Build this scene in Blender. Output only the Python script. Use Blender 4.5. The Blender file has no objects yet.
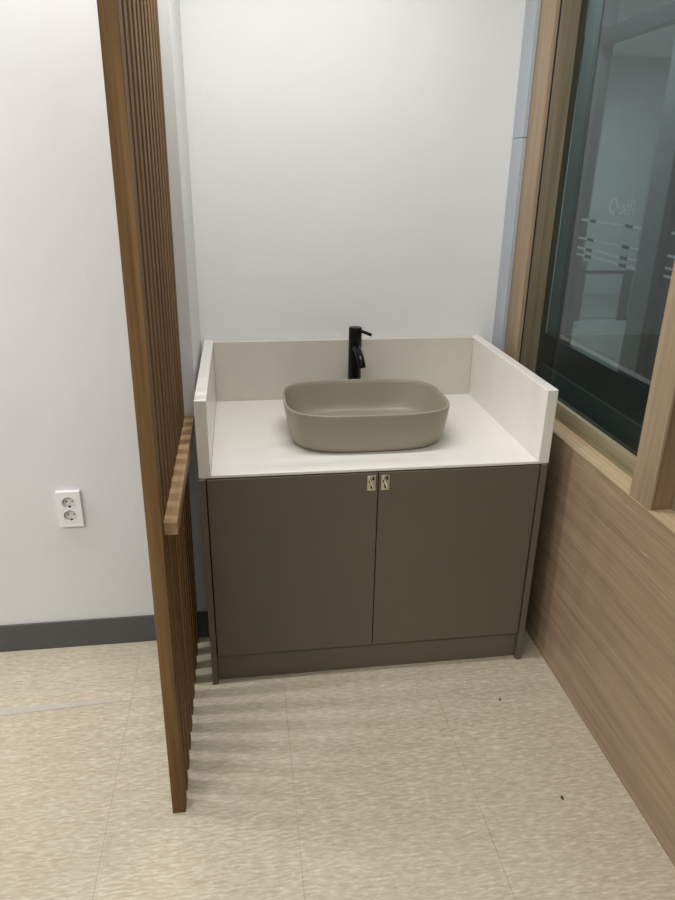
import bpy, bmesh, math, random
from mathutils import Vector, Matrix

S = bpy.context.scene
COL = S.collection
random.seed(4)

# ---------------------------------------------------------------- camera
def make_camera():
    pos = Vector((0.1415, -1.9029, 1.6332))
    pitch, yaw, roll, fpx = -0.3886, 0.14352, 0.014325, 688.88
    cp, sp, cy, sy = math.cos(pitch), math.sin(pitch), math.cos(yaw), math.sin(yaw)
    f = Vector((sy * cp, cy * cp, sp))
    r = Vector((cy, -sy, 0))
    u = r.cross(f)
    cr, sr = math.cos(roll), math.sin(roll)
    r2 = cr * r + sr * u
    u2 = cr * u - sr * r
    cam = bpy.data.cameras.new('camera')
    cam.sensor_fit = 'VERTICAL'
    cam.sensor_height = 36
    cam.sensor_width = 27
    cam.lens = fpx * 36 / 900
    cam.clip_start = 0.02
    o = bpy.data.objects.new('camera', cam)
    COL.objects.link(o)
    m = Matrix((r2, u2, -f)).transposed().to_4x4()
    m.translation = pos
    o.matrix_world = m
    S.camera = o

make_camera()

# ---------------------------------------------------------------- world, lights, exposure
w = bpy.data.worlds.new('world')
S.world = w
w.use_nodes = True
w.node_tree.nodes['Background'].inputs[0].default_value = (0.75, 0.85, 1, 1)
w.node_tree.nodes['Background'].inputs[1].default_value = 0.05

def area(name, loc, sx, sy, power, col=(1, 0.97, 0.92), rot=(0, 0, 0)):
    l = bpy.data.lights.new(name, 'AREA')
    l.shape = 'RECTANGLE'
    l.size, l.size_y = sx, sy
    l.energy = power
    l.color = col
    o = bpy.data.objects.new(name, l)
    COL.objects.link(o)
    o.location = loc
    o.rotation_euler = rot
    return o

area('ceiling_lamp_side', (-1.65, -0.05, 2.58), 1.25, 0.10, 20, (0.98, 0.99, 1))
area('ceiling_lamp_basin', (0.22, 0.0, 2.58), 1.25, 0.10, 18, (0.98, 0.99, 1))
area('ceiling_lamp_front', (0.0, -2.0, 2.58), 1.25, 0.30, 18, (0.98, 0.99, 1))
area('ceiling_lamp_rear', (-1.5, -2.0, 2.58), 1.25, 0.30, 34, (0.98, 0.99, 1))
area('corridor_fill', (1.95, 2.2, 2.95), 0.3, 1.2, 17, (0.97, 1.0, 1.0))  # unseen fill light, placed to brighten the partition faces
area('corridor_fill_far', (4.4, 5.2, 2.95), 1.2, 0.3, 90, (0.97, 1.0, 1.0))  # unseen fill light, added to brighten the far corridor

S.view_settings.view_transform = 'Standard'
S.view_settings.look = 'None'
S.view_settings.gamma = 1
S.view_settings.use_curve_mapping = False
S.view_settings.exposure = 0.27

# ---------------------------------------------------------------- materials
def srgb(r, g, b):
    def c(v):
        v /= 255
        return v / 12.92 if v <= 0.04045 else ((v + 0.055) / 1.055) ** 2.4
    return (c(r), c(g), c(b), 1)

def new_mat(name):
    m = bpy.data.materials.new(name)
    m.use_nodes = True
    nt = m.node_tree
    return m, nt, nt.nodes['Principled BSDF']

def noise(nt, vec, scale, detail=3, rough=0.55, dist=0.0):
    n = nt.nodes.new('ShaderNodeTexNoise')
    n.inputs['Scale'].default_value = scale
    n.inputs['Detail'].default_value = detail
    n.inputs['Roughness'].default_value = rough
    n.inputs['Distortion'].default_value = dist
    if vec: nt.links.new(vec, n.inputs['Vector'])
    return n

def coords(nt, scale=(1, 1, 1), rot=(0, 0, 0), per_object=False):
    t = nt.nodes.new('ShaderNodeTexCoord')
    mp = nt.nodes.new('ShaderNodeMapping')
    mp.inputs['Scale'].default_value = scale
    mp.inputs['Rotation'].default_value = rot
    out = t.outputs['Object']
    if per_object:
        oi = nt.nodes.new('ShaderNodeObjectInfo')
        mul = nt.nodes.new('ShaderNodeMath'); mul.operation = 'MULTIPLY'; mul.inputs[1].default_value = 7.3
        nt.links.new(oi.outputs['Random'], mul.inputs[0])
        add = nt.nodes.new('ShaderNodeVectorMath'); add.operation = 'ADD'
        nt.links.new(out, add.inputs[0]); nt.links.new(mul.outputs[0], add.inputs[1])
        out = add.outputs[0]
    nt.links.new(out, mp.inputs['Vector'])
    return mp.outputs[0]

def ramp(nt, fac, stops):
    r = nt.nodes.new('ShaderNodeValToRGB')
    e = r.color_ramp.elements
    e[0].position, e[0].color = stops[0]
    e[1].position, e[1].color = stops[-1]
    for p, c in stops[1:-1]:
        x = e.new(p); x.color = c
    nt.links.new(fac, r.inputs[0])
    return r.outputs[0]

def mix(nt, fac, a, b, mode='MIX'):
    m = nt.nodes.new('ShaderNodeMix'); m.data_type = 'RGBA'; m.blend_type = mode
    if isinstance(fac, (int, float)): m.inputs[0].default_value = fac
    else: nt.links.new(fac, m.inputs[0])
    for i, v in ((6, a), (7, b)):
        if isinstance(v, tuple): m.inputs[i].default_value = v
        else: nt.links.new(v, m.inputs[i])
    return m.outputs[2]

def bump(nt, bs, h, strength, dist=0.002):
    b = nt.nodes.new('ShaderNodeBump')
    b.inputs['Strength'].default_value = strength
    b.inputs['Distance'].default_value = dist
    nt.links.new(h, b.inputs['Height'])
    nt.links.new(b.outputs[0], bs.inputs['Normal'])

def plain(name, c, rough=0.5, spec=0.5, metal=0.0, var=0.04, vs=6.0, bmp=0.0, bs_=300, coat=0.0):
    m, nt, bs = new_mat(name)
    v = coords(nt)
    n = noise(nt, v, vs)
    lo = tuple(x * (1 - var) for x in c[:3]) + (1,)
    hi = tuple(min(1, x * (1 + var)) for x in c[:3]) + (1,)
    nt.links.new(ramp(nt, n.outputs['Fac'], [(0.3, lo), (0.7, hi)]), bs.inputs['Base Color'])
    bs.inputs['Roughness'].default_value = rough
    bs.inputs['Specular IOR Level'].default_value = spec
    bs.inputs['Metallic'].default_value = metal
    bs.inputs['Coat Weight'].default_value = coat
    bs.inputs['Coat Roughness'].default_value = 0.12
    if bmp:
        n2 = noise(nt, v, bs_, 2)
        bump(nt, bs, n2.outputs['Fac'], bmp)
    return m

def wood(name, dark, mid, light, grain='z', scale=1.0, rough=0.45, spec=0.4, per_object=True, flecks=None, bmp=0.15):
    m, nt, bs = new_mat(name)
    s = {'x': (1.2, 28, 28), 'y': (28, 1.2, 28), 'z': (28, 28, 1.2)}[grain]
    v = coords(nt, tuple(a * scale for a in s), per_object=per_object)
    n1 = noise(nt, v, 1.0, 6, 0.6, 0.6)
    s2 = {'x': (3, 160, 160), 'y': (160, 3, 160), 'z': (160, 160, 3)}[grain]
    v2 = coords(nt, tuple(a * scale for a in s2), per_object=per_object)
    n2 = noise(nt, v2, 1.0, 3, 0.6)
    col = ramp(nt, n1.outputs['Fac'], [(0.28, dark), (0.5, mid), (0.72, light)])
    pores = ramp(nt, n2.outputs['Fac'], [(0.32, (0.62, 0.6, 0.58, 1)), (0.55, (1, 1, 1, 1))])
    col = mix(nt, 0.6, col, pores, 'MULTIPLY')
    if flecks:
        s3 = {'x': (5, 60, 60), 'y': (60, 5, 60), 'z': (60, 60, 5)}[grain]
        v3 = coords(nt, s3)
        n3 = noise(nt, v3, 1.0, 2, 0.5)
        f = ramp(nt, n3.outputs['Fac'], [(0.68, (0, 0, 0, 1)), (0.78, (1, 1, 1, 1))])
        n4 = noise(nt, coords(nt, (4, 4, 4)), 1.0, 2)
        f2 = ramp(nt, n4.outputs['Fac'], [(0.42, (0, 0, 0, 1)), (0.62, (1, 1, 1, 1))])
        fm = mix(nt, 1.0, f, f2, 'MULTIPLY')
        sc = mix(nt, 1.0, fm, (0.55, 0.55, 0.55, 1), 'MULTIPLY')
        col = mix(nt, sc, col, flecks)
    nt.links.new(col, bs.inputs['Base Color'])
    bs.inputs['Roughness'].default_value = rough
    bs.inputs['Specular IOR Level'].default_value = spec
    bump(nt, bs, n2.outputs['Fac'], bmp, 0.0008)
    return m

def floor_mat():
    m, nt, bs = new_mat('beige vinyl tile')
    v1 = coords(nt, (9, 34, 1))
    n1 = noise(nt, v1, 1.0, 5, 0.65, 0.4)
    v2 = coords(nt, (34, 150, 1))
    n2 = noise(nt, v2, 1.0, 4, 0.6, 0.3)
    v3 = coords(nt, (3, 4, 1))
    n3 = noise(nt, v3, 1.0, 3)
    c = ramp(nt, n1.outputs['Fac'], [(0.3, srgb(182, 169, 148)), (0.48, srgb(190, 179, 158)), (0.7, srgb(207, 197, 178))])
    c2 = ramp(nt, n2.outputs['Fac'], [(0.3, srgb(166, 152, 130)), (0.5, srgb(190, 179, 158)), (0.68, srgb(222, 213, 195))])
    c = mix(nt, 0.62, c, c2)
    c3 = ramp(nt, n3.outputs['Fac'], [(0.3, (0.93, 0.92, 0.90, 1)), (0.7, (1, 1, 1, 1))])
    c = mix(nt, 1.0, c, c3, 'MULTIPLY')
    # thin seams between the sheets, 0.5 m apart in x
    t = nt.nodes.new('ShaderNodeTexCoord')
    sp = nt.nodes.new('ShaderNodeSeparateXYZ')
    nt.links.new(t.outputs['Object'], sp.inputs[0])
    def M(op, a, b=None):
        k = nt.nodes.new('ShaderNodeMath'); k.operation = op
        for i, x in enumerate((a, b)):
            if x is None: continue
            if isinstance(x, (int, float)): k.inputs[i].default_value = x
            else: nt.links.new(x, k.inputs[i])
        return k.outputs[0]
    def seam(out, off, per, wd):
        p = M('FRACT', M('DIVIDE', M('ADD', out, off), per))
        d = M('ABSOLUTE', M('SUBTRACT', p, 0.5))
        return M('LESS_THAN', d, wd / per / 2)
    sx = seam(sp.outputs['X'], 10.1225, 0.505, 0.0022)
    wob = M('MULTIPLY', sx, ramp(nt, n3.outputs['Fac'], [(0.3, (0.05, 0.05, 0.05, 1)), (0.65, (0.6, 0.6, 0.6, 1))]))
    c = mix(nt, wob, c, srgb(140, 124, 100))
    nt.links.new(c, bs.inputs['Base Color'])
    bs.inputs['Roughness'].default_value = 0.42
    bs.inputs['Specular IOR Level'].default_value = 0.35
    bump(nt, bs, n2.outputs['Fac'], 0.06, 0.001)
    return m

def wall_mat(name, c, bmp=0.25):
    m, nt, bs = new_mat(name)
    v = coords(nt)
    n = noise(nt, v, 1.6, 4, 0.6)
    lo = tuple(x * 0.955 for x in c[:3]) + (1,)
    nt.links.new(ramp(nt, n.outputs['Fac'], [(0.35, lo), (0.65, c)]), bs.inputs['Base Color'])
    bs.inputs['Roughness'].default_value = 0.55
    bs.inputs['Specular IOR Level'].default_value = 0.3
    n2 = noise(nt, coords(nt, (1, 1, 0.35)), 11, 4, 0.6)
    bump(nt, bs, n2.outputs['Fac'], bmp, 0.006)
    return m

def glass_mat(name, tint, ior=1.56):
    m = bpy.data.materials.new(name); m.use_nodes = True
    nt = m.node_tree
    for n in list(nt.nodes): nt.nodes.remove(n)
    out = nt.nodes.new('ShaderNodeOutputMaterial')
    tr = nt.nodes.new('ShaderNodeBsdfTransparent')
    n = noise(nt, coords(nt), 2.0, 2)
    lo = tuple(x * 0.97 for x in tint[:3]) + (1,)
    nt.links.new(ramp(nt, n.outputs['Fac'], [(0.3, lo), (0.7, tint)]), tr.inputs[0])
    gl = nt.nodes.new('ShaderNodeBsdfGlossy')
    gl.inputs['Roughness'].default_value = 0.0
    gl.inputs['Color'].default_value = (0.92, 0.96, 0.97, 1)
    fr = nt.nodes.new('ShaderNodeFresnel')
    ge = nt.nodes.new('ShaderNodeNewGeometry')
    mr = nt.nodes.new('ShaderNodeMapRange')      # same reflectance on the far face as on the near one
    mr.inputs['To Min'].default_value = ior; mr.inputs['To Max'].default_value = 1 / ior
    nt.links.new(ge.outputs['Backfacing'], mr.inputs['Value'])
    nt.links.new(mr.outputs[0], fr.inputs['IOR'])
    mx = nt.nodes.new('ShaderNodeMixShader')
    nt.links.new(fr.outputs[0], mx.inputs[0])
    nt.links.new(tr.outputs[0], mx.inputs[1])
    nt.links.new(gl.outputs[0], mx.inputs[2])
    nt.links.new(mx.outputs[0], out.inputs[0])
    return m

M_WALL = wall_mat('white wall paint', srgb(232, 232, 230))
M_WALL_LEFT = wall_mat('white wallpaper', srgb(221, 221, 220), 0.35)
M_CEIL = plain('ceiling white', srgb(235, 235, 232), 0.8)
M_FLOOR = floor_mat()
M_BASE = plain('charcoal rubber', srgb(84, 84, 86), 0.5, 0.4)
M_TRIM = plain('pale blue grey panel', srgb(172, 179, 187), 0.4, 0.5)
M_SCREEN = wood('oiled brown oak', srgb(92, 68, 42), srgb(114, 86, 55), srgb(132, 103, 70), 'z', 1.0, 0.6, 0.15)
M_RAIL = wood('brown oak rail', srgb(132, 104, 74), srgb(152, 122, 88), srgb(168, 138, 104), 'y', 1.0, 0.5)
M_FRAMEZ = wood('raw oak upright', srgb(148, 128, 103), srgb(160, 139, 113), srgb(171, 150, 124), 'z', 0.8, 0.5)
M_FRAMEY = wood('raw oak sill', srgb(180, 157, 124), srgb(194, 171, 138), srgb(204, 182, 150), 'y', 0.8, 0.5)
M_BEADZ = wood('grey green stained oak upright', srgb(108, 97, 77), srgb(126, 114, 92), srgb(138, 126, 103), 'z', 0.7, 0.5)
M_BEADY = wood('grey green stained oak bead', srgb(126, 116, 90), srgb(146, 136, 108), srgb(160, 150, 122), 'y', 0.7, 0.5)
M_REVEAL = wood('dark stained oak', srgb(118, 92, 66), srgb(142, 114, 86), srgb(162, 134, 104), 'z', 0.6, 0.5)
M_PANEL = wood('wood laminate', srgb(152, 129, 106), srgb(167, 143, 118), srgb(180, 156, 131), 'y', 0.9, 0.4, 0.35, False, srgb(222, 204, 182), 0.08)
M_CAB = plain('taupe laminate', srgb(101, 92, 79), 0.42, 0.4, 0, 0.03, 2.0, 0.04, 700)
M_CABIN = plain('dark inner board', srgb(60, 54, 48), 0.6)
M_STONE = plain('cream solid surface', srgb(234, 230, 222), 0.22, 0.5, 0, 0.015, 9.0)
M_STONE_SHADE = plain('shaded cream solid surface', srgb(206, 199, 187), 0.22, 0.5, 0, 0.015, 9.0)  # darker copy of the cream stone, back splash shade put into the colour
M_BASIN = plain('matte taupe ceramic', srgb(152, 143, 127), 0.38, 0.45, 0, 0.012, 5.0)
M_BLACK = plain('matte black metal', srgb(7, 7, 8), 0.3, 0.25, 0.0, 0.1)
M_NICKEL = plain('brushed nickel', srgb(205, 198, 176), 0.3, 0.5, 0.75, 0.05, 60)
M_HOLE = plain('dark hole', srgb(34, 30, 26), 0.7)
M_PLAST = plain('white plastic', srgb(232, 232, 232), 0.3, 0.5, 0, 0.01)
M_PLAST2 = plain('grey white plastic', srgb(214, 212, 208), 0.35, 0.5, 0, 0.01)
M_STREAK = plain('pale grey tape', srgb(186, 178, 168), 0.35, 0.4, 0, 0.06, 20)
M_SCRAP = plain('dark scrap', srgb(70, 58, 46), 0.8)
M_GLASS = glass_mat('grey green window glass', (0.61, 0.67, 0.685, 1))
M_PGLASS = glass_mat('clear partition glass', (0.93, 0.96, 0.955, 1), 1.3)
M_ALU = plain('grey aluminium', srgb(140, 150, 150), 0.5, 0.5, 0.0)
M_DALU = plain('dark grey aluminium', srgb(70, 74, 74), 0.4, 0.5, 0.2)
M_ALU_SHADE = plain('shaded grey aluminium', srgb(112, 118, 118), 0.5)  # darker copy of the post metal for its shaded side
M_SILVER = plain('polished silver', srgb(235, 232, 222), 0.25, 0.6, 0.4)
M_FROST = plain('frosted white film', srgb(244, 248, 247), 0.6)
M_DDASH = plain('dark dash film', srgb(58, 66, 64), 0.6)
M_DPANEL = plain('dark green grey board', srgb(40, 52, 52), 0.5)
M_PLINTH = plain('green grey board', srgb(84, 102, 94), 0.5)
M_CMAT = plain('dark green grey matting', srgb(104, 120, 112), 0.7)
M_CWALL = plain('corridor grey paint', srgb(176, 186, 184), 0.7)
M_CFLOOR = plain('corridor grey floor', srgb(122, 128, 124), 0.4, 0.5, 0, 0.06, 3)

# ---------------------------------------------------------------- mesh helpers
def bm_new(): return bmesh.new()

def add_box(bm, x0, x1, y0, y1, z0, z1, bev=0.0, seg=2, mi=0):
    b = bmesh.new()
    bmesh.ops.create_cube(b, size=1)
    for v in b.verts:
        v.co = Vector(((x0 + x1) / 2 + v.co.x * (x1 - x0), (y0 + y1) / 2 + v.co.y * (y1 - y0), (z0 + z1) / 2 + v.co.z * (z1 - z0)))
    if bev:
        bmesh.ops.bevel(b, geom=list(b.edges), offset=bev, segments=seg, affect='EDGES', profile=0.5)
    merge(bm, b, mi)
    return bm

def merge(bm, b, mi=0):
    for f in b.faces: f.material_index = mi
    me = bpy.data.meshes.new('tmp')
    b.to_mesh(me); b.free()
    n0 = len(bm.faces)
    bm.from_mesh(me)
    bm.faces.ensure_lookup_table()
    for f in bm.faces[n0:]: f.material_index = mi
    bpy.data.meshes.remove(me)

def box(*a, **k): return add_box(bm_new(), *a, **k)

def add_tube(bm, pts, radii, seg=24, mi=0):
    pts = [Vector(p) for p in pts]
    if isinstance(radii, (int, float)): radii = [radii] * len(pts)
    b = bmesh.new(); rings = []
    up = None
    for i, p in enumerate(pts):
        d = (pts[min(i + 1, len(pts) - 1)] - pts[max(i - 1, 0)]).normalized()
        if up is None:
            up = Vector((0, 0, 1)) if abs(d.z) < 0.9 else Vector((1, 0, 0))
        a = d.cross(up).normalized(); c = a.cross(d).normalized(); up = c
        rings.append([b.verts.new(p + radii[i] * (math.cos(t) * a + math.sin(t) * c)) for t in [2 * math.pi * k / seg for k in range(seg)]])
    for r0, r1 in zip(rings, rings[1:]):
        for k in range(seg):
            b.faces.new((r0[k], r0[(k + 1) % seg], r1[(k + 1) % seg], r1[k]))
    b.faces.new(rings[0][::-1]); b.faces.new(rings[-1])
    bmesh.ops.recalc_face_normals(b, faces=b.faces)
    merge(bm, b, mi)
    return bm

ORG = {}
def obj(name, bm, mats, parent=None, smooth=False, warp=None):
    if warp:
        for v in bm.verts: v.co = warp(v.co)
    if parent is not None:
        o_ = ORG[parent.name]
    else:
        xs = [v.co for v in bm.verts]
        o_ = Vector(((min(c.x for c in xs) + max(c.x for c in xs)) / 2, (min(c.y for c in xs) + max(c.y for c in xs)) / 2, min(c.z for c in xs)))
    for v in bm.verts: v.co -= o_
    me = bpy.data.meshes.new(name)
    bm.to_mesh(me); bm.free()
    for m in (mats if isinstance(mats, (list, tuple)) else [mats]): me.materials.append(m)
    if smooth:
        me.shade_smooth()
        me.set_sharp_from_angle(angle=math.radians(40))
    o = bpy.data.objects.new(name, me)
    COL.objects.link(o)
    if parent is not None: o.parent = parent
    else: o.location = o_
    ORG[o.name] = o_
    return o

def tag(o, label=None, cat=None, group=None, kind=None):
    for k, v in (('label', label), ('category', cat), ('group', group), ('kind', kind)):
        if v: o[k] = v
    return o

def thing(name, loc, label=None, cat=None, group=None, kind=None):
    o = bpy.data.objects.new(name, None)
    o.empty_display_size = 0.05
    COL.objects.link(o); o.location = loc
    ORG[o.name] = Vector(loc)
    return tag(o, label, cat, group, kind)

def struct(name, bm, m, label=None):
    return tag(obj(name, bm, m), label, None, None, 'structure')

# ---------------------------------------------------------------- setting
XW, YB, YL = 1.180, 0.759, 0.273
XO = 7.2            # far end of the corridor beyond the window
struct('floor', box(-3.2, 1.20, -5.0, 0.80, -0.08, 0.0), M_FLOOR)
struct('ceiling', box(-3.2, 1.30, -5.0, 0.80, 2.62, 2.70), M_CEIL)
struct('wall_left', box(-3.2, -0.012, YL, 0.80, 0.0, 2.62), M_WALL_LEFT)
struct('wall_back', box(-0.012, XW + 0.1, YB, 0.88, 0.0, 2.62), M_WALL)
struct('wall_far_left', box(-3.3, -3.2, -5.0, 0.80, 0, 2.62), M_WALL)
struct('wall_rear', box(-3.2, 1.30, -5.1, -5.0, 0, 2.62), M_WALL)
struct('wall_right', box(XW, XW + 0.1, -5.0, YB, 0, 0.810), M_PANEL)
struct('wall_right_upper', box(XW, XW + 0.1, -5.0, YB, 2.42, 2.62), M_WALL)
struct('baseboard_left', box(-3.2, -0.013, YL - 0.008, YL, 0, 0.1115, bev=0.002), M_BASE)

t1 = thing('trim_1', (XW, 0.73, 0.81), kind='structure')
b = bm_new()
add_box(b, XW - 0.0215, XW - 0.0065, 0.657, 0.7585, 0.8182, 1.7405, bev=0.0012)
obj('lower_strip', b, M_TRIM, t1)
obj('upper_strip', box(XW - 0.0215, XW - 0.0065, 0.657, 0.7585, 1.7425, 2.42, bev=0.0012), M_TRIM, t1)

# window: posts, sill, beads, panes
XG = 1.258
win = thing('window_1', (XW, -0.4, 0.81), kind='structure')
ZS, ZT = 0.818, 2.42
obj('window_sill', box(XW - 0.003, XW + 0.1, -4.9, 0.755, 0.8101, ZS, bev=0.0015), M_FRAMEY, win)
obj('window_post', box(XW - 0.006, XW + 0.012, 0.538, 0.755, ZS, ZT, bev=0.0015), M_FRAMEZ, win)
obj('window_gap_shade', box(XW + 0.0085, XW + 0.0122, 0.5330, 0.5378, ZS, ZT), M_HOLE, win)  # dark strip standing in for the shadow gap between post and jamb
obj('window_jamb', box(XW + 0.0125, XW + 0.1, 0.534, 0.755, ZS, ZT, bev=0.001), M_BEADZ, win)
yy = [(0.534, -0.333), (-0.430, -1.62), (-1.72, -2.9), (-3.0, -4.2)]
for i, (ya, yb) in enumerate(yy):
    obj('glazing_bead', box(XG - 0.018, XG - 0.002, yb, ya, ZS, 0.876, bev=0.0015), M_BEADY, win)
    obj('window_pane', box(XG - 0.001, XG, yb, ya, ZS, ZT), M_GLASS, win)
    e = yy[i + 1][0] if i + 1 < len(yy) else -4.9
    obj('mullion', box(XW - 0.004, XW + 0.004, e, yb, ZS, ZT, bev=0.0012), M_FRAMEZ, win)
    obj('mullion_core', box(XW + 0.0045, XW + 0.1, e + 0.0006, yb - 0.0006, ZS, ZT, bev=0.001), M_REVEAL, win)

# ---- beyond the window: a dim corridor with a glazed partition
struct('floor_corridor', box(1.30, XO, -5.0, 7.5, -0.08, 0.0), M_CFLOOR)
struct('ceiling_corridor', box(1.30, XO, -5.0, 7.5, 3.0, 3.06), M_CEIL)
struct('wall_corridor_far', box(XO, XO + 0.1, -5.0, 7.5, 0, 3.0), M_CWALL)
struct('wall_corridor_end', box(1.30, XO, 7.5, 7.6, 0, 3.0), M_CWALL)
struct('wall_corridor_near', box(1.30, XO, -5.1, -5.0, 0, 3.0), M_CWALL)
struct('wall_corridor_side', box(1.181, 1.30, 0.89, 7.5, 0, 3.0), M_CWALL)

XP = 2.40
gp = thing('glass_partition', (XP, 2.3, 0), 'glazed aluminium partition with frosted dashes standing beyond the window glass', 'glass partition')
for ya, yb in ((2.74, 2.92), (1.70, 1.88)):
    p = obj('post', box(XP, XP + 0.10, ya, yb, 0, 2.98, bev=0.003), M_ALU, gp)
    obj('shaded_side', box(XP + 0.002, XP + 0.11, ya - 0.006, ya - 0.0005, 0, 2.98, bev=0.001), M_ALU_SHADE, p)  # thin sheet that paints the post's shaded side darker
obj('transom', box(XP + 0.01, XP + 0.08, -0.6, 2.74, 2.36, 2.45, bev=0.003), M_DALU, gp)
obj('transom', box(XP + 0.01, XP + 0.08, 2.92, 4.6, 2.36, 2.45, bev=0.003), M_DALU, gp)
for ya, yb in ((1.88, 2.74), (0.4, 1.70)):
    g = obj('glass_panel', box(XP + 0.04, XP + 0.05, ya, yb, 0.02, 2.36), M_PGLASS, gp)
    b = bm_new()
    rows = (1.336, 1.219, 1.155, 1.112)
    for z in rows:
        add_box(b, XP + 0.036, XP + 0.0395, ya + 0.02, yb - 0.05, z - 0.007, z + 0.007)
    obj('frosted_line', b, M_FROST, g)
    b = bm_new()
    for z in rows:
        for yc in ((yb - 0.22), yb - 0.66, yb - 0.85):
            if yc - 0.04 > ya: add_box(b, XP + 0.031, XP + 0.0355, yc - 0.04, yc + 0.04, z - 0.010, z + 0.010)
    obj('dark_dash', b, M_DDASH, g)
for ya, yb in ((-0.6, 2.93),):
    o = obj('lower_panel', box(XP - 0.03, XP - 0.012, ya, yb, 0.0, 0.52, bev=0.002), M_DPANEL, gp)
    obj('plinth', box(XP - 0.034, XP - 0.0305, ya, yb, 0.007, 0.294), M_PLINTH, o)
    obj('trim_line', box(XP - 0.034, XP - 0.0305, ya, yb, 0.296, 0.304), M_ALU, o)
struct('corridor_mat', box(1.305, XP - 0.045, -4.9, 7.4, 0.0, 0.006), M_CMAT)
# faint frosted lettering on the partition
cu = bpy.data.curves.new('lettering', 'FONT')
cu.body = 'Quell'
cu.size = 0.135; cu.extrude = 0.001; cu.align_x = 'CENTER'
to = bpy.data.objects.new('tmp_text', cu); COL.objects.link(to)
dg = bpy.context.evaluated_depsgraph_get()
me = bpy.data.meshes.new_from_object(to.evaluated_get(dg))
bpy.data.objects.remove(to)
b = bm_new(); b.from_mesh(me); bpy.data.meshes.remove(me)
rot = Matrix.Rotation(math.radians(-90), 4, 'Z') @ Matrix.Rotation(math.radians(90), 4, 'X')
for v in b.verts: v.co = rot @ v.co + Vector((XP + 0.036, 2.20, 1.395))
obj('lettering', b, M_FROST, gp)

# dark framed door standing at the far end of the corridor
dp = thing('glass_door', (4.6, 5.74, 0), 'dark framed glass door far down the corridor beyond the window', 'door')
b = bm_new()
add_box(b, 4.58, 4.68, 5.72, 5.76, 0, 0.58)
add_box(b, 4.68, 5.7, 5.72, 5.76, 0, 0.06)
add_box(b, 4.03, 4.58, 5.72, 5.76, 0.54, 0.58)
add_box(b, 4.02, 4.10, 5.72, 5.76, 0.0, 0.68)
obj('door_frame', b, M_DALU, dp)
obj('door_panel', box(4.68, 5.7, 5.735, 5.745, 0.06, 1.9), M_PGLASS, dp)

# ---------------------------------------------------------------- slatted wood screen
def lean(c):
    return Vector((c.x + 0.0088 * c.z, c.y, c.z))
scr = thing('slat_screen', (-0.076, -0.11, 0), 'tall brown oak screen of upright slats standing left of the basin cabinet', 'room divider')
ZTOP = 2.615
obj('stile', box(-0.0938, -0.059, -0.496, -0.450, 0.0, ZTOP, bev=0.0012), M_SCREEN, scr, warp=lean)
for k in range(1, 11):
    y0 = -0.496 + k * 0.0728
    obj('slat', box(-0.092, -0.059, y0, y0 + 0.038, 0.0, ZTOP, bev=0.0012), M_SCREEN, scr, warp=lean)

# grab rail on the screen
obj('rail', box(-0.0510, -0.0200, -0.470, 0.266, 0.8445, 0.878, bev=0.0015), M_RAIL, scr)

# ---------------------------------------------------------------- vanity cabinet
W = 1.096
H = 0.766
cab = thing('vanity_cabinet', (W / 2, 0.35, 0), 'low taupe two-door cabinet standing under the cream countertop', 'cabinet')
obj('side_panel', box(0.0, 0.019, 0.0, 0.735, 0.0, H - 0.0005, bev=0.001), M_CAB, cab)
obj('side_panel', box(W - 0.019, W, 0.0, 0.735, 0.0, H - 0.0005, bev=0.001), M_CAB, cab)
obj('toe_kick', box(0.0195, W - 0.0195, 0.024, 0.042, 0.0, 0.103, bev=0.001), M_CAB, cab)
obj('bottom_panel', box(0.0195, W - 0.0195, 0.038, 0.735, 0.0845, 0.1025), M_CABIN, cab)
obj('back_panel', box(0.0195, W - 0.0195, 0.717, 0.735, 0.103, H - 0.001), M_CABIN, cab)
XS = 0.5475
def lock(x0, parent):
    # nickel plate with a twisted turn latch
    b = bm_new()
    z0, z1 = 0.703, 0.7545
    add_box(b, x0, x0 + 0.0265, 0.0025, 0.0060, z0, z1, bev=0.0008, mi=0)
    add_box(b, x0 + 0.0045, x0 + 0.0125, 0.0015, 0.0030, z0 + 0.027, z0 + 0.043, mi=1)
    add_box(b, x0 + 0.015, x0 + 0.021, 0.0015, 0.0030, z0 + 0.036, z0 + 0.048, mi=1)
    add_box(b, x0 + 0.010, x0 + 0.016, 0.0015, 0.0030, z0 + 0.008, z0 + 0.024, mi=1)
    p0 = Vector((x0 + 0.004, -0.004, z1 - 0.004)); p1 = Vector((x0 + 0.0165, -0.006, z0 + 0.016))
    add_tube(b, [p0, p0.lerp(p1, 0.5), p1], [0.0018, 0.0024, 0.0030], 10, 2)
    add_tube(b, [p0, (p0.x, 0.003, p0.z)], 0.0016, 8, 0)
    add_tube(b, [p1, (p1.x, 0.003, p1.z)], 0.0026, 8, 0)
    o = obj('lock_plate', b, [M_NICKEL, M_HOLE, M_SILVER], parent, smooth=True)
    o['label'] = 'nickel plate with a twisted turn latch'
for xa, xb, lx in ((0.0225, XS - 0.0016, XS - 0.0352), (XS + 0.0016, W - 0.0235, XS + 0.0085)):
    d = obj('door', box(xa, xb, 0.006, 0.024, 0.113, H - 0.004, bev=0.0012), M_CAB, cab)
    lock(lx, d)

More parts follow.
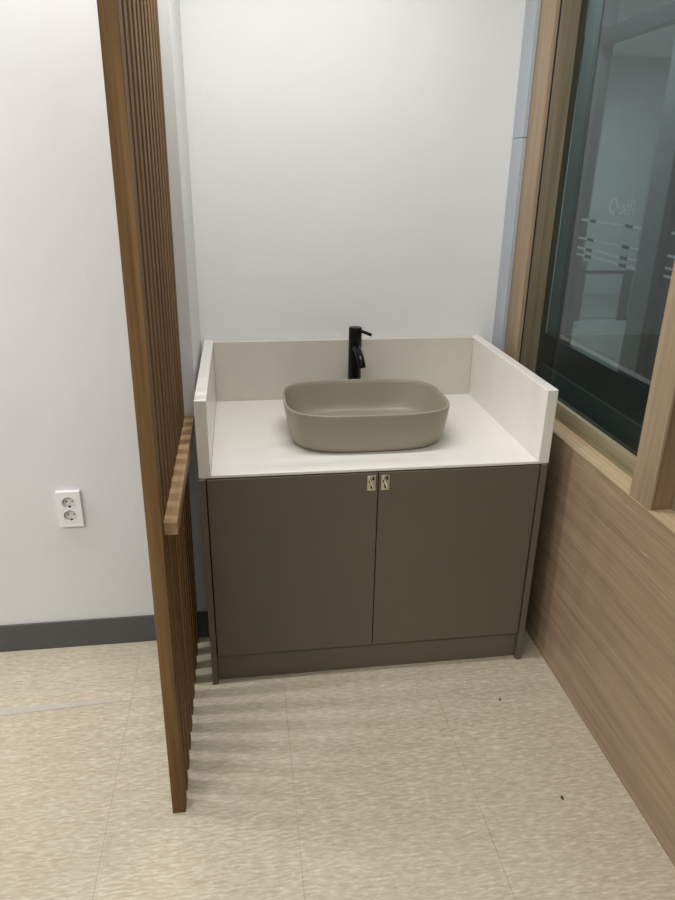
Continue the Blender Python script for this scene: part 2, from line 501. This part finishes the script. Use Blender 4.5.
# ---------------------------------------------------------------- countertop with splashes
YF, D, HS, T, TK = 0.0, 0.757, 0.246, 0.0353, 0.0095
YF = 0.009
ct = thing('countertop', (W / 2, 0.38, H), 'cream stone countertop with raised back and sides resting on the taupe cabinet', 'countertop')
CX0, CX1 = 0.000, W + 0.006
obj('top_slab', box(CX0 + T + 0.0003, CX1 - T - 0.0003, YF, YB - T - 0.0008, H, H + TK, bev=0.0015), M_STONE, ct)
obj('side_splash', box(CX0, CX0 + T, YF, YB - 0.0006, H, H + HS, bev=0.0025), M_STONE, ct)
obj('side_splash', box(CX1 - T, CX1, YF, YB - 0.0006, H, H + HS, bev=0.0025), M_STONE, ct)
obj('back_splash', box(CX0 + T + 0.0003, CX1 - T - 0.0003, YB - T, YB - 0.0006, H, H + HS, bev=0.002), M_STONE_SHADE, ct)

# ---------------------------------------------------------------- vessel basin
def basin():
    ZB = H + TK + 0.0006
    cx, cy = 0.553, 0.317
    Hb = 0.136
    N = 96
    def sup(a, n):
        c, s = math.cos(a), math.sin(a)
        return (math.copysign(abs(c) ** (2 / n), c), math.copysign(abs(s) ** (2 / n), s))
    prof = []   # (hx, hy, z, n)
    # outside from the underside up
    prof += [(0.150, 0.105, 0.0020, 3.4), (0.218, 0.163, 0.0, 3.4), (0.2335, 0.1765, 0.0015, 3.4), (0.242, 0.184, 0.007, 3.4), (0.2475, 0.188, 0.016, 3.4)]
    for k in range(1, 9):
        t = k / 8
        prof.append((0.2475 + 0.0215 * t ** 0.62, 0.188 + 0.017 * t ** 0.62, 0.016 + (Hb - 0.020) * t, 3.6))
    prof += [(0.2685, 0.2045, Hb - 0.001, 3.6), (0.2665, 0.2025, Hb, 3.6), (0.2635, 0.1995, Hb, 3.6), (0.2615, 0.1975, Hb - 0.002, 3.6)]
    for k in range(1, 8):
        t = k / 7
        prof.append((0.2605 - 0.024 * t ** 1.2, 0.1965 - 0.019 * t ** 1.2, Hb - 0.004 - (Hb - 0.050) * t, 3.6))
    prof += [(0.228, 0.169, 0.030, 3.6), (0.212, 0.154, 0.0215, 3.5), (0.17, 0.12, 0.0185, 3.3), (0.08, 0.06, 0.0155, 2.6), (0.024, 0.024, 0.0135, 2.0)]
    b = bm_new(); rings = []
    for hx, hy, z, n in prof:
        ring = []
        for k in range(N):
            a = 2 * math.pi * k / N
            x, y = sup(a, n)
            x *= 1.035
            ring.append(b.verts.new((cx + hx * x, cy + hy * y, ZB + z)))
        rings.append(ring)
    for r0, r1 in zip(rings, rings[1:]):
        for k in range(N):
            b.faces.new((r0[k], r0[(k + 1) % N], r1[(k + 1) % N], r1[k]))
    b.faces.new(rings[0][::-1]); b.faces.new(rings[-1])
    bmesh.ops.recalc_face_normals(b, faces=b.faces)
    o = thing('vessel_basin', (cx, cy, ZB), 'taupe ceramic vessel basin with rounded corners sitting on the cream countertop', 'basin')
    bowl = obj('bowl', b, M_BASIN, o, smooth=True)
    dr = bm_new()
    add_tube(dr, [(cx, cy, ZB + 0.0137), (cx, cy, ZB + 0.0175), (cx, cy, ZB + 0.019)], [0.026, 0.026, 0.022], 32)
    obj('drain', dr, M_BLACK, o, smooth=True)
basin()

# ---------------------------------------------------------------- tap
fx, fy, fz = 0.569, 0.63, H + TK + 0.0006
fa = thing('basin_tap', (fx, fy, fz), 'tall matte black mixer tap standing behind the taupe basin', 'tap')
R = 0.0248
b = bm_new()
add_tube(b, [(fx, fy, fz), (fx, fy, fz + 0.004), (fx, fy, fz + 0.0045), (fx, fy, 1.030)], [R + 0.003, R + 0.003, R, R], 48)
obj('body', b, M_BLACK, fa, smooth=True)
b = bm_new()
add_tube(b, [(fx, fy, 1.0315), (fx, fy, 1.078), (fx, fy, 1.0805), (fx, fy, 1.0815)], [R, R, R - 0.001, R - 0.003], 48)
obj('cap', b, M_BLACK, fa, smooth=True)
b = bm_new()
pts, rad = [], []
for k in range(13):
    t = k / 12
    a = t * math.radians(82)
    pts.append((fx + 0.011 * t, fy - 0.012 - 0.092 * math.sin(a) ** 0.9, 1.008 - 0.055 * (1 - math.cos(a)) - 0.010 * t))
    rad.append(0.0150 - 0.001 * t)
add_tube(b, pts, rad, 28)
obj('spout', b, M_BLACK, fa, smooth=True)
b = bm_new()
add_tube(b, [(fx + 0.012, fy - 0.004, 1.071), (fx + 0.036, fy - 0.014, 1.063), (fx + 0.056, fy - 0.022, 1.0555), (fx + 0.0585, fy - 0.023, 1.0545)], [0.0062, 0.0062, 0.0062, 0.004], 16)
obj('lever', b, M_BLACK, fa, smooth=True)

# ---------------------------------------------------------------- wall outlet
ou = thing('wall_outlet', (-0.4505, YL, 0.559), 'white double power outlet on the left wall beside the oak screen', 'power outlet')
def outlet():
    x0, x1, z0, z1 = -0.4885, -0.4105, 0.4955, 0.628
    holes = [(-0.4505, 0.587), (-0.4505, 0.5385)]
    b = bm_new()
    add_box(b, x0, x1, YL - 0.014, YL, z0, z1, bev=0.002, seg=2)
    p = obj('plate', b, M_PLAST, ou)
    # round cutters sink the sockets into the plate
    cb = bm_new()
    for hx, hz in holes:
        add_tube(cb, [(hx, YL - 0.03, hz), (hx, YL - 0.001, hz)], 0.0205, 48)
    c = obj('cutter', cb, M_PLAST2, ou)
    md = p.modifiers.new('cut', 'BOOLEAN'); md.operation = 'DIFFERENCE'; md.object = c; md.solver = 'EXACT'
    dg = bpy.context.evaluated_depsgraph_get()
    me = bpy.data.meshes.new_from_object(p.evaluated_get(dg))
    p.modifiers.clear(); p.data = me
    bpy.data.objects.remove(c)
    for hx, hz in holes:
        s = bm_new()
        add_tube(s, [(hx, YL - 0.0022, hz), (hx, YL - 0.0010, hz)], 0.0203, 48, 0)
        # raised ring
        ring = [(hx + 0.0213 * math.cos(t), YL - 0.0142, hz + 0.0213 * math.sin(t)) for t in [2 * math.pi * k / 32 for k in range(33)]]
        add_tube(s, ring, 0.0010, 8, 0)
        for sx in (-1, 1):
            add_tube(s, [(hx + sx * 0.0095, YL - 0.0028, hz), (hx + sx * 0.0095, YL - 0.0020, hz)], 0.0026, 16, 1)
        for sz in (-1, 1):
            add_box(s, hx - 0.003, hx + 0.003, YL - 0.0085, YL - 0.0021, hz + sz * 0.0182 - 0.0018, hz + sz * 0.0182 + 0.0018, mi=1)
        obj('socket', s, [M_PLAST2, M_HOLE], ou, smooth=True)
outlet()

# ---------------------------------------------------------------- things on the floor
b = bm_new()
top = [(-1.2, -0.092, 0.0016), (-0.295, -0.041, 0.0016), (-0.293, -0.031, 0.0016), (-1.2, -0.018, 0.0016)]  # thin pale wedge, widening to the left
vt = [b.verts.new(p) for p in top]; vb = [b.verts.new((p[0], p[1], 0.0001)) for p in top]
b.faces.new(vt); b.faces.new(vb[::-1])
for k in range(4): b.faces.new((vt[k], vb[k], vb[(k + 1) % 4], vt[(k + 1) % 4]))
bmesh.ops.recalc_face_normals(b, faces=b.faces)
tag(obj('floor_streak', b, M_STREAK), 'pale grey tape on the floor left of the oak screen', 'streak')

def scrap(x, y, s, label):
    b = bm_new()
    bmesh.ops.create_icosphere(b, subdivisions=2, radius=1)
    for v in b.verts:
        v.co = Vector((x + v.co.x * s * (1 + 0.3 * random.random()), y + v.co.y * s * 1.6 * (1 + 0.3 * random.random()), 0.0022 + v.co.z * 0.002))
    tag(obj('scrap', b, M_SCRAP), label, 'scrap')
scrap(0.948, -0.189, 0.0028, 'dark speck on the floor just in front of the cabinet')
scrap(0.985, -0.584, 0.0036, 'dark speck on the open floor nearest the wood laminate wall')
